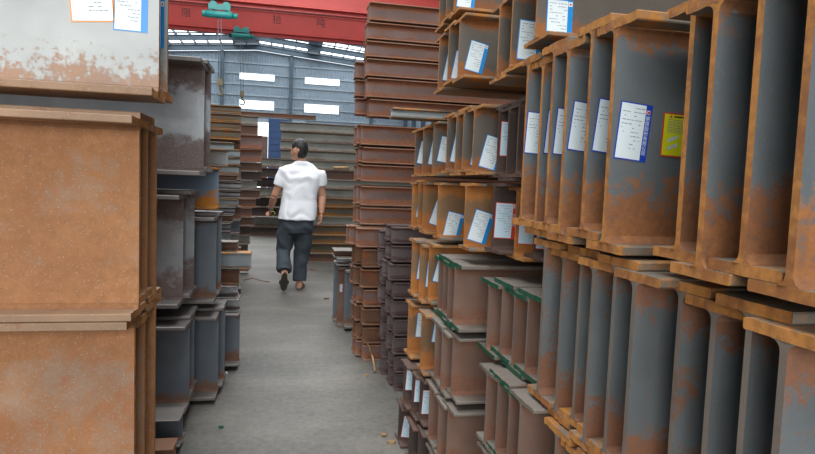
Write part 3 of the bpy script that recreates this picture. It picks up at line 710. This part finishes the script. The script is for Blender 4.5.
# ------------------------------------------------------------------ bearers under the stacks
def bearer(label, x, y0, y1, z0, z1, wd=.09, m='wood'):
    bm = bmesh.new(); bx(bm, -wd/2, wd/2, 0, y1-y0, 0, z1-z0)
    bmesh.ops.bevel(bm, geom=bm.edges[:], offset=.006, segments=1, affect='EDGES')
    tag(obj('timber_bearer', bm, m, None, (x, y0, z0)), label, 'timber', 'timber bearers under the stacks')
bearer('timber bearer under the nearest left stack, on floor', -.75, 1.88, 2.42, 0, .134)
bearer('timber bearer between top two rows, nearest left stack', -1.2, 2.225, 2.32, 1.455, 1.518)
bearer('timber bearer under the second left stack', -.8, 2.97, 3.3, 0, at(190, 404, 3.08).z-.002)
bearer('timber bearer under second left stack, upper', -1.2, 3.0, 3.4, at(184, 190, 3.1).z+.025, at(205, 176, 3.1).z-.003)
bearer('timber bearer under the nearest right stack', 1.2, .68, 1.0, 0, .65, .12)
bearer('timber bearer under the second right stack', 1.2, 1.15, 1.4, 0, .228, .12)
bearer('timber bearer under the third right stack', 1.2, 1.62, 2.0, 0, .153, .12)
bearer('timber bearer under the tall brown stack, in its gap', .95+.3, 4.25, 4.6, at(361, 124, 4.3).z+.012, at(369, 117, 4.3).z-.002, .07)
# ------------------------------------------------------------------ floor litter
def litter(name, label, cat, px, py, build, m, grp=None):
    d = ray(px, py); k_ = -CAMZ/d.z; p = Vector((0, 0, CAMZ))+d*k_
    bm = bmesh.new(); build(bm); o = obj(name, bm, m, None, (p.x, p.y, 0)); tag(o, label, cat, grp)
pw = at(368, 344, 4.1); pe_ = ray(375, 373); pe_ = Vector((0, 0, CAMZ))+pe_*(-CAMZ/pe_.z)
bm = bmesh.new(); tube(bm, [pe_+Vector((0, 0, .012)), (pe_*.6+pw*.4)+Vector((0, 0, .03)), pw], .008, 6)
tag(obj('wooden_strip', bm, 'straw'), 'thin pale wooden strip leaning on the low orange stack', 'wood strip')
def chip(s):
    def f(bm):
        vs = [bm.verts.new((math.cos(a)*s*random.uniform(.6, 1.2), math.sin(a)*s*random.uniform(.5, 1), z)) for z in (0, .012) for a in [i*2*math.pi/7 for i in range(7)]]
        bm.faces.new(vs[:7]); bm.faces.new(vs[7:])
        for i in range(7): bm.faces.new((vs[i], vs[(i+1) % 7], vs[7+(i+1) % 7], vs[7+i]))
    return f
litter('paper_scrap', 'small white paper scrap on the floor by left stacks', 'litter', 225, 374, chip(.02), 'paper')
litter('paper_scrap', 'tiny green scrap on the bare concrete floor', 'litter', 221, 428, chip(.012), 'green')
litter('wood_chip', 'wood chip on floor near the purplish stack', 'litter', 366, 376, chip(.012), 'straw')
litter('rusty_offcut', 'rusty metal offcut on floor beside wide back stack', 'scrap', 313, 270, chip(.07), 'scrap')
litter('rusty_offcut', 'small dark offcut on floor by the low grey pile', 'scrap', 326, 299, chip(.03), 'scrap')
litter('wood_chip', 'pale wood chip lying among litter at right floor edge', 'litter', 384, 436, chip(.018), 'wood')
litter('wood_chip', 'brown wood chip at right floor edge, lower one', 'litter', 391, 443, chip(.022), 'wood')
def wirebuild(bm): tube(bm, [(-.0, 0, .01), (.12, .05, .03), (.2, -.06, .02), (.33, -.12, .01)], .006, 6)
litter('bent_wire', 'bent rusty wire on floor beside left stacks', 'wire', 243, 281, wirebuild, 'scrap')
# ------------------------------------------------------------------ person
def skinmat(name, col, rough=.5, sss=0):
    m = basemat(name, col, rough, vary=.06, scale=30, bump=.03); return m
M_['skin'] = skinmat('skin', srgb(190, 140, 112)); M_['hair'] = basemat('black_hair', srgb(30, 28, 28), .5, vary=.3, scale=80, bump=.5)
M_['tee'] = basemat('white_cotton', srgb(236, 238, 242), .85, vary=.02, scale=40, bump=.05)
M_['denim'] = basemat('dark_slate_trousers', srgb(56, 64, 72), .8, vary=.14, scale=7, bump=.1)
M_['sandal'] = basemat('sandal_sole', srgb(74, 68, 62), .8, vary=.15, scale=30, bump=.1)
M_['watch'] = basemat('watch_metal', srgb(150, 150, 150), .3, .7, vary=.05, bump=0)
PY = 7.0
def P(px, py, dy=0): return at(px, py, PY+dy)
def remesh(bm, vox, name, mat, parent, smooth=4, noise_amp=0.0, nscale=9, seed=0):
    me = bpy.data.meshes.new('tmp'); bmesh.ops.recalc_face_normals(bm, faces=bm.faces[:]); bm.to_mesh(me); bm.free()
    o = bpy.data.objects.new('tmp', me); C.objects.link(o)
    r_ = o.modifiers.new('r', 'REMESH'); r_.mode = 'VOXEL'; r_.voxel_size = vox; r_.use_smooth_shade = True
    s = o.modifiers.new('s', 'SMOOTH'); s.iterations = smooth; s.factor = .5
    m2 = bpy.data.meshes.new_from_object(o.evaluated_get(bpy.context.evaluated_depsgraph_get())); bpy.data.objects.remove(o)
    if noise_amp:
        from mathutils import noise as mn
        nr = [v.normal.copy() for v in m2.vertices]
        for v, n_ in zip(m2.vertices, nr):
            q_ = Vector((v.co.x*nscale, v.co.y*nscale, v.co.z*nscale*.8+seed))
            v.co += n_*noise_amp*mn.noise(q_+Vector((0, 0, 1.5*mn.noise(q_*.7))))
    m2.materials.clear(); m2.materials.append(M_[mat]); m2.name = name
    for p_ in m2.polygons: p_.use_smooth = True
    return ob(name, m2, parent)
def loft(bm, rings, seg=28, cap=True):
    R_ = []
    for c, rx, ry, ax in rings:   # ax: direction of path
        c = Vector(c); t = Vector(ax).normalized(); u = Vector((1, 0, 0)); u = (u-t*u.dot(t)).normalized(); v = t.cross(u)
        ring = []
        for k_ in range(seg):
            a = 2*math.pi*k_/seg; ca, sa = math.cos(a), math.sin(a); e = .85
            ring.append(bm.verts.new(c+u*rx*math.copysign(abs(ca)**e, ca)+v*ry*math.copysign(abs(sa)**e, sa)))
        R_.append(ring)
    for a, b_ in zip(R_, R_[1:]):
        for k_ in range(seg): bm.faces.new((a[k_], a[(k_+1) % seg], b_[(k_+1) % seg], b_[k_]))
    if cap: bm.faces.new(R_[0][::-1]); bm.faces.new(R_[-1])
base = P(296, 290); base.z = 0
man = thing('person', 'person in white T-shirt and dark trousers walking away down the aisle', 'person', base)
inv = Matrix.Translation(-base)
def add(bm): bm.transform(inv)
Z = Vector((0, 0, 1)); lift = 0.0
neck = P(301.5, 160); hc = P(299, 150.5, -.01)
shL, shR = P(285.5, 170), P(318.5, 172.5)
elL, wrL = P(274.5, 196, .02), P(270.5, 208.5, .16)
elR, wrR = P(322.5, 196, .03), P(321.5, 213.5, -.02)
pel = P(297.5, 217); hipL, hipR = P(289.5, 222), P(305, 223)
knL, anL = P(283.5, 251, .0), P(284.5, 275, -.2)
knR, anR = P(301, 256, .04), P(299.5, 284, .03)
anR.z = .085; 
# body: head, neck, trunk, arms with hands, legs with feet
bm = bmesh.new()
ball(bm, hc+Vector((0, .0, .012)), .1, (.80, .96, 1.10), 24)
ball(bm, hc+Vector((-.02, .03, -.06)), .07, (.85, .95, .8), 20)
hd = Matrix.Rotation(math.radians(48), 3, 'Z')       # he looks ahead and to the left
fwd = hd @ Vector((0, 1, 0)); sid = hd @ Vector((1, 0, 0))
ball(bm, hc+fwd*.03+Vector((0, 0, -.035)), .078, (.8, .95, 1.0), 20, hd)
nz = hc+fwd*.108+Vector((0, 0, -.02)); ball(bm, nz, .016, (.8, 1.2, 1.3), 10, hd); ball(bm, nz+fwd*-.008+Vector((0, 0, .02)), .012, (.8, 1, 1.6), 10, hd)
ball(bm, hc+fwd*.094+Vector((0, 0, -.058)), .017, (1.5, .7, .6), 10, hd); ball(bm, hc+fwd*.085+Vector((0, 0, -.09)), .024, (1.1, .8, .8), 10, hd)
for s in (-1, 1):
    ball(bm, hc+sid*s*.084+fwd*-.005+Vector((0, 0, -.012)), .03, (.35, .65, 1.05), 12, hd)
    ball(bm, hc+sid*s*.03+fwd*.083+Vector((0, 0, .018)), .017, (1.3, .6, .5), 10, hd)
tube(bm, [hc+Vector((0, -.01, -.04)), neck, neck-Z*.08], [.055, .055, .06], 16)
tube(bm, [shL+Vector((.03, 0, 0)), neck-Z*.1, shR-Vector((.03, 0, 0))], [.05, .06, .05], 16)
tube(bm, [neck-Z*.09, P(302, 185), P(299, 205), pel-Z*.02], [.12, .14, .125, .13], 20, flat=.72)
tube(bm, [shL, (shL+elL)/2, elL], [.052, .048, .04], 14); tube(bm, [elL, (elL*.6+wrL*.4), wrL], [.04, .042, .028], 14)
tube(bm, [shR, (shR+elR)/2, elR], [.052, .048, .04], 14); tube(bm, [elR, (elR*.6+wrR*.4), wrR], [.04, .042, .028], 14)
for h_, k_, a_ in ((hipL, knL, anL), (hipR, knR, anR)):
    tube(bm, [h_, (h_+k_)/2, k_, (k_*.6+a_*.4), a_], [.085, .075, .055, .055, .036], 14)
    tube(bm, [pel-Z*.02, h_], [.1, .085], 14)
def hand(bm, wr, d, side, curl):
    d = d.normalized(); pn = Vector((side, 0, 0)); pn = (pn-d*pn.dot(d)).normalized(); wd_ = d.cross(pn).normalized()   # wd_: across the knuckles
    if wd_.y < 0: wd_ = -wd_
    pc = wr+d*.045
    bb = Matrix((wd_, pn, d)).transposed()
    ball(bm, pc, .05, (.82, .36, 1.0), 14, bb)
    for i, (o_, ln) in enumerate(((.032, .068), (.011, .078), (-.011, .072), (-.031, .056))):
        s0 = wr+d*.078+wd_*o_; dirs = d; pts = [wr+d*.05+wd_*o_*.8, s0]; cur = d
        for j in range(3):
            ang = curl*(j+1); cur = (d*math.cos(ang)-pn*math.sin(ang)); pts.append(pts[-1]+cur*ln/3*(1.1-.1*j))
        tube(bm, pts, [.0095, .0095, .009, .0085, .0065], 8)
    th = [wr+d*.02+wd_*.02, wr+d*.045+wd_*.045-pn*.008, wr+d*.07+wd_*.052-pn*.02, wr+d*.09+wd_*.048-pn*.032]
    tube(bm, th, [.014, .013, .0105, .008], 8)
hand(bm, wrL, Vector((-.04, .55, -.5)), -1, -.45)
hand(bm, wrR, Vector((-.05, .05, -1)), 1, .3)
# feet
def foot(bm, an, d, up):
    d = d.normalized(); up = up.normalized(); s = d.cross(up)
    heel = an-up*.045-d*.04; ball_ = an-up*.06+d*.11
    tube(bm, [an, an-up*.03], [.036, .04], 12)
    tube(bm, [heel, an-up*.04+d*.04, ball_, ball_+d*.05], [.032, .038, .036, .024], 12, flat=1.0)
    for i in range(5):
        p0 = ball_+d*.03+s*(.028-.014*i)-up*.012; tube(bm, [p0, p0+d*(.045-.005*i)], [.011, .008], 8)
    return heel, ball_
fdR = Vector((.12, 1, 0)); upR = Z
foot(bm, anR, fdR, upR)
fdL = Vector((-.06, .62, -1.0)).normalized(); upL = Vector((0, 1.0, .62)).normalized(); upL = (upL-fdL*upL.dot(fdL)).normalized()
anL.z = max(anL.z, .22)
foot(bm, anL, fdL, upL)
add(bm); body = remesh(bm, .0055, 'body', 'skin', man, 3)
# hair
bm = bmesh.new()
ball(bm, hc+fwd*-.014+Vector((0, 0, .034)), .106, (.83, .93, .98), 24, hd)
ball(bm, hc+fwd*-.035+Vector((0, 0, -.012)), .088, (.88, .74, 1.0), 20, hd)
bmesh.ops.delete(bm, geom=[v for v in bm.verts if (v.co-hc).dot(fwd) > .055 and (v.co-hc).z < .045], context='VERTS')
bmesh.ops.holes_fill(bm, edges=[e for e in bm.edges if e.is_boundary])
add(bm); remesh(bm, .006, 'hair', 'hair', man, 2, .004, 60)
# T-shirt
bm = bmesh.new()
c = lambda px, py: P(px, py)
loft(bm, [(c(297, 219.5), .222, .16, Z), (c(297.5, 212), .216, .152, Z), (c(299, 200), .2, .13, Z), (c(301, 188), .212, .13, Z), (c(302, 178), .232, .13, Z), (c(302, 171), .225, .115, Z), (c(302, 166), .16, .085, Z), (c(301.8, 162.5), .095, .09, Z), (c(301.6, 160.8), .078, .08, Z)])
slL = shL*.38+elL*.62; slR = shR*.42+elR*.58
tube(bm, [shL+Vector((.03, 0, -.02)), shL+Vector((-.012, 0, -.01)), slL], [.075, .078, .074], 18)
tube(bm, [shR-Vector((.03, 0, .02)), shR+Vector((.012, 0, -.01)), slR], [.075, .078, .074], 18)
add(bm); remesh(bm, .009, 't_shirt', 'tee', man, 5, .016, 8, 3)
# trousers
bm = bmesh.new()
loft(bm, [(c(297.5, 216.5), .17, .115, Z), (c(297.5, 221), .19, .135, Z), (c(297.3, 228), .196, .14, Z), (c(297, 233), .18, .13, Z)])
for h_, k_, a_, fx in ((hipL, knL, anL, -.012), (hipR, knR, anR, .012)):
    hem = a_+Z*.012
    if a_ is anL: hem = a_*.9+k_*.1
    sh_ = (k_*.45+a_*.55)
    tube(bm, [h_+Z*.05, h_*.55+k_*.45+Vector((fx, 0, 0)), k_, sh_, hem], [.112, .104, .086, .079, .076], 18)
add(bm); remesh(bm, .009, 'trousers', 'denim', man, 4, .018, 9, 8)
# sandals
def sandal(an, d, up):
    d = d.normalized(); up = up.normalized(); s = d.cross(up)
    bm = bmesh.new(); pts = []
    for i in range(20):
        a = 2*math.pi*i/20; ca, sa = math.cos(a), math.sin(a)
        pts.append((ca*.14, sa*(.045 if ca > 0 else .036)*(1.0)))
    o_ = an-up*.078+d*.045
    A = [bm.verts.new(o_+d*a-s*b_-up*.018) for a, b_ in pts]; B = [bm.verts.new(o_+d*a-s*b_+up*.0) for a, b_ in pts]
    bm.faces.new(A); bm.faces.new(B)
    for i in range(20): bm.faces.new((A[i], A[(i+1) % 20], B[(i+1) % 20], B[i]))
    st = an-up*.055+d*.08
    arc_ = [st+s*(.05*math.cos(t_))+up*(-.012+.05*math.sin(t_)) for t_ in [math.pi*j/8 for j in range(9)]]
    for off in (-.014, 0, .014): tube(bm, [q_+d*off for q_ in arc_], .006, 6)
    add(bm); obj('sandal', bm, 'sandal', man)
sandal(anR, fdR, upR); sandal(anL, fdL, upL)
bm = bmesh.new(); dd = (wrL-elL).normalized(); q0 = wrL-dd*.02
tube(bm, [q0-dd*.012, q0+dd*.012], [.034, .034], 14); add(bm); obj('wristwatch', bm, 'watch', man)
hp = wrL+Vector((-.04, .55, -.5)).normalized()*.075
bm = bmesh.new()
tube(bm, [(0, -.02, 0), (0, .03, 0)], .028, 14, 0); bx(bm, -.022, .022, -.028, -.02, -.022, .022, 1)
o = obj('tape_measure', bm, ['s_yel', 'black'], None, hp+Vector((.03, -.005, -.01))); tag(o, 'small yellow and black tape measure in the left hand', 'tape measure')
print('beams', NB[0])
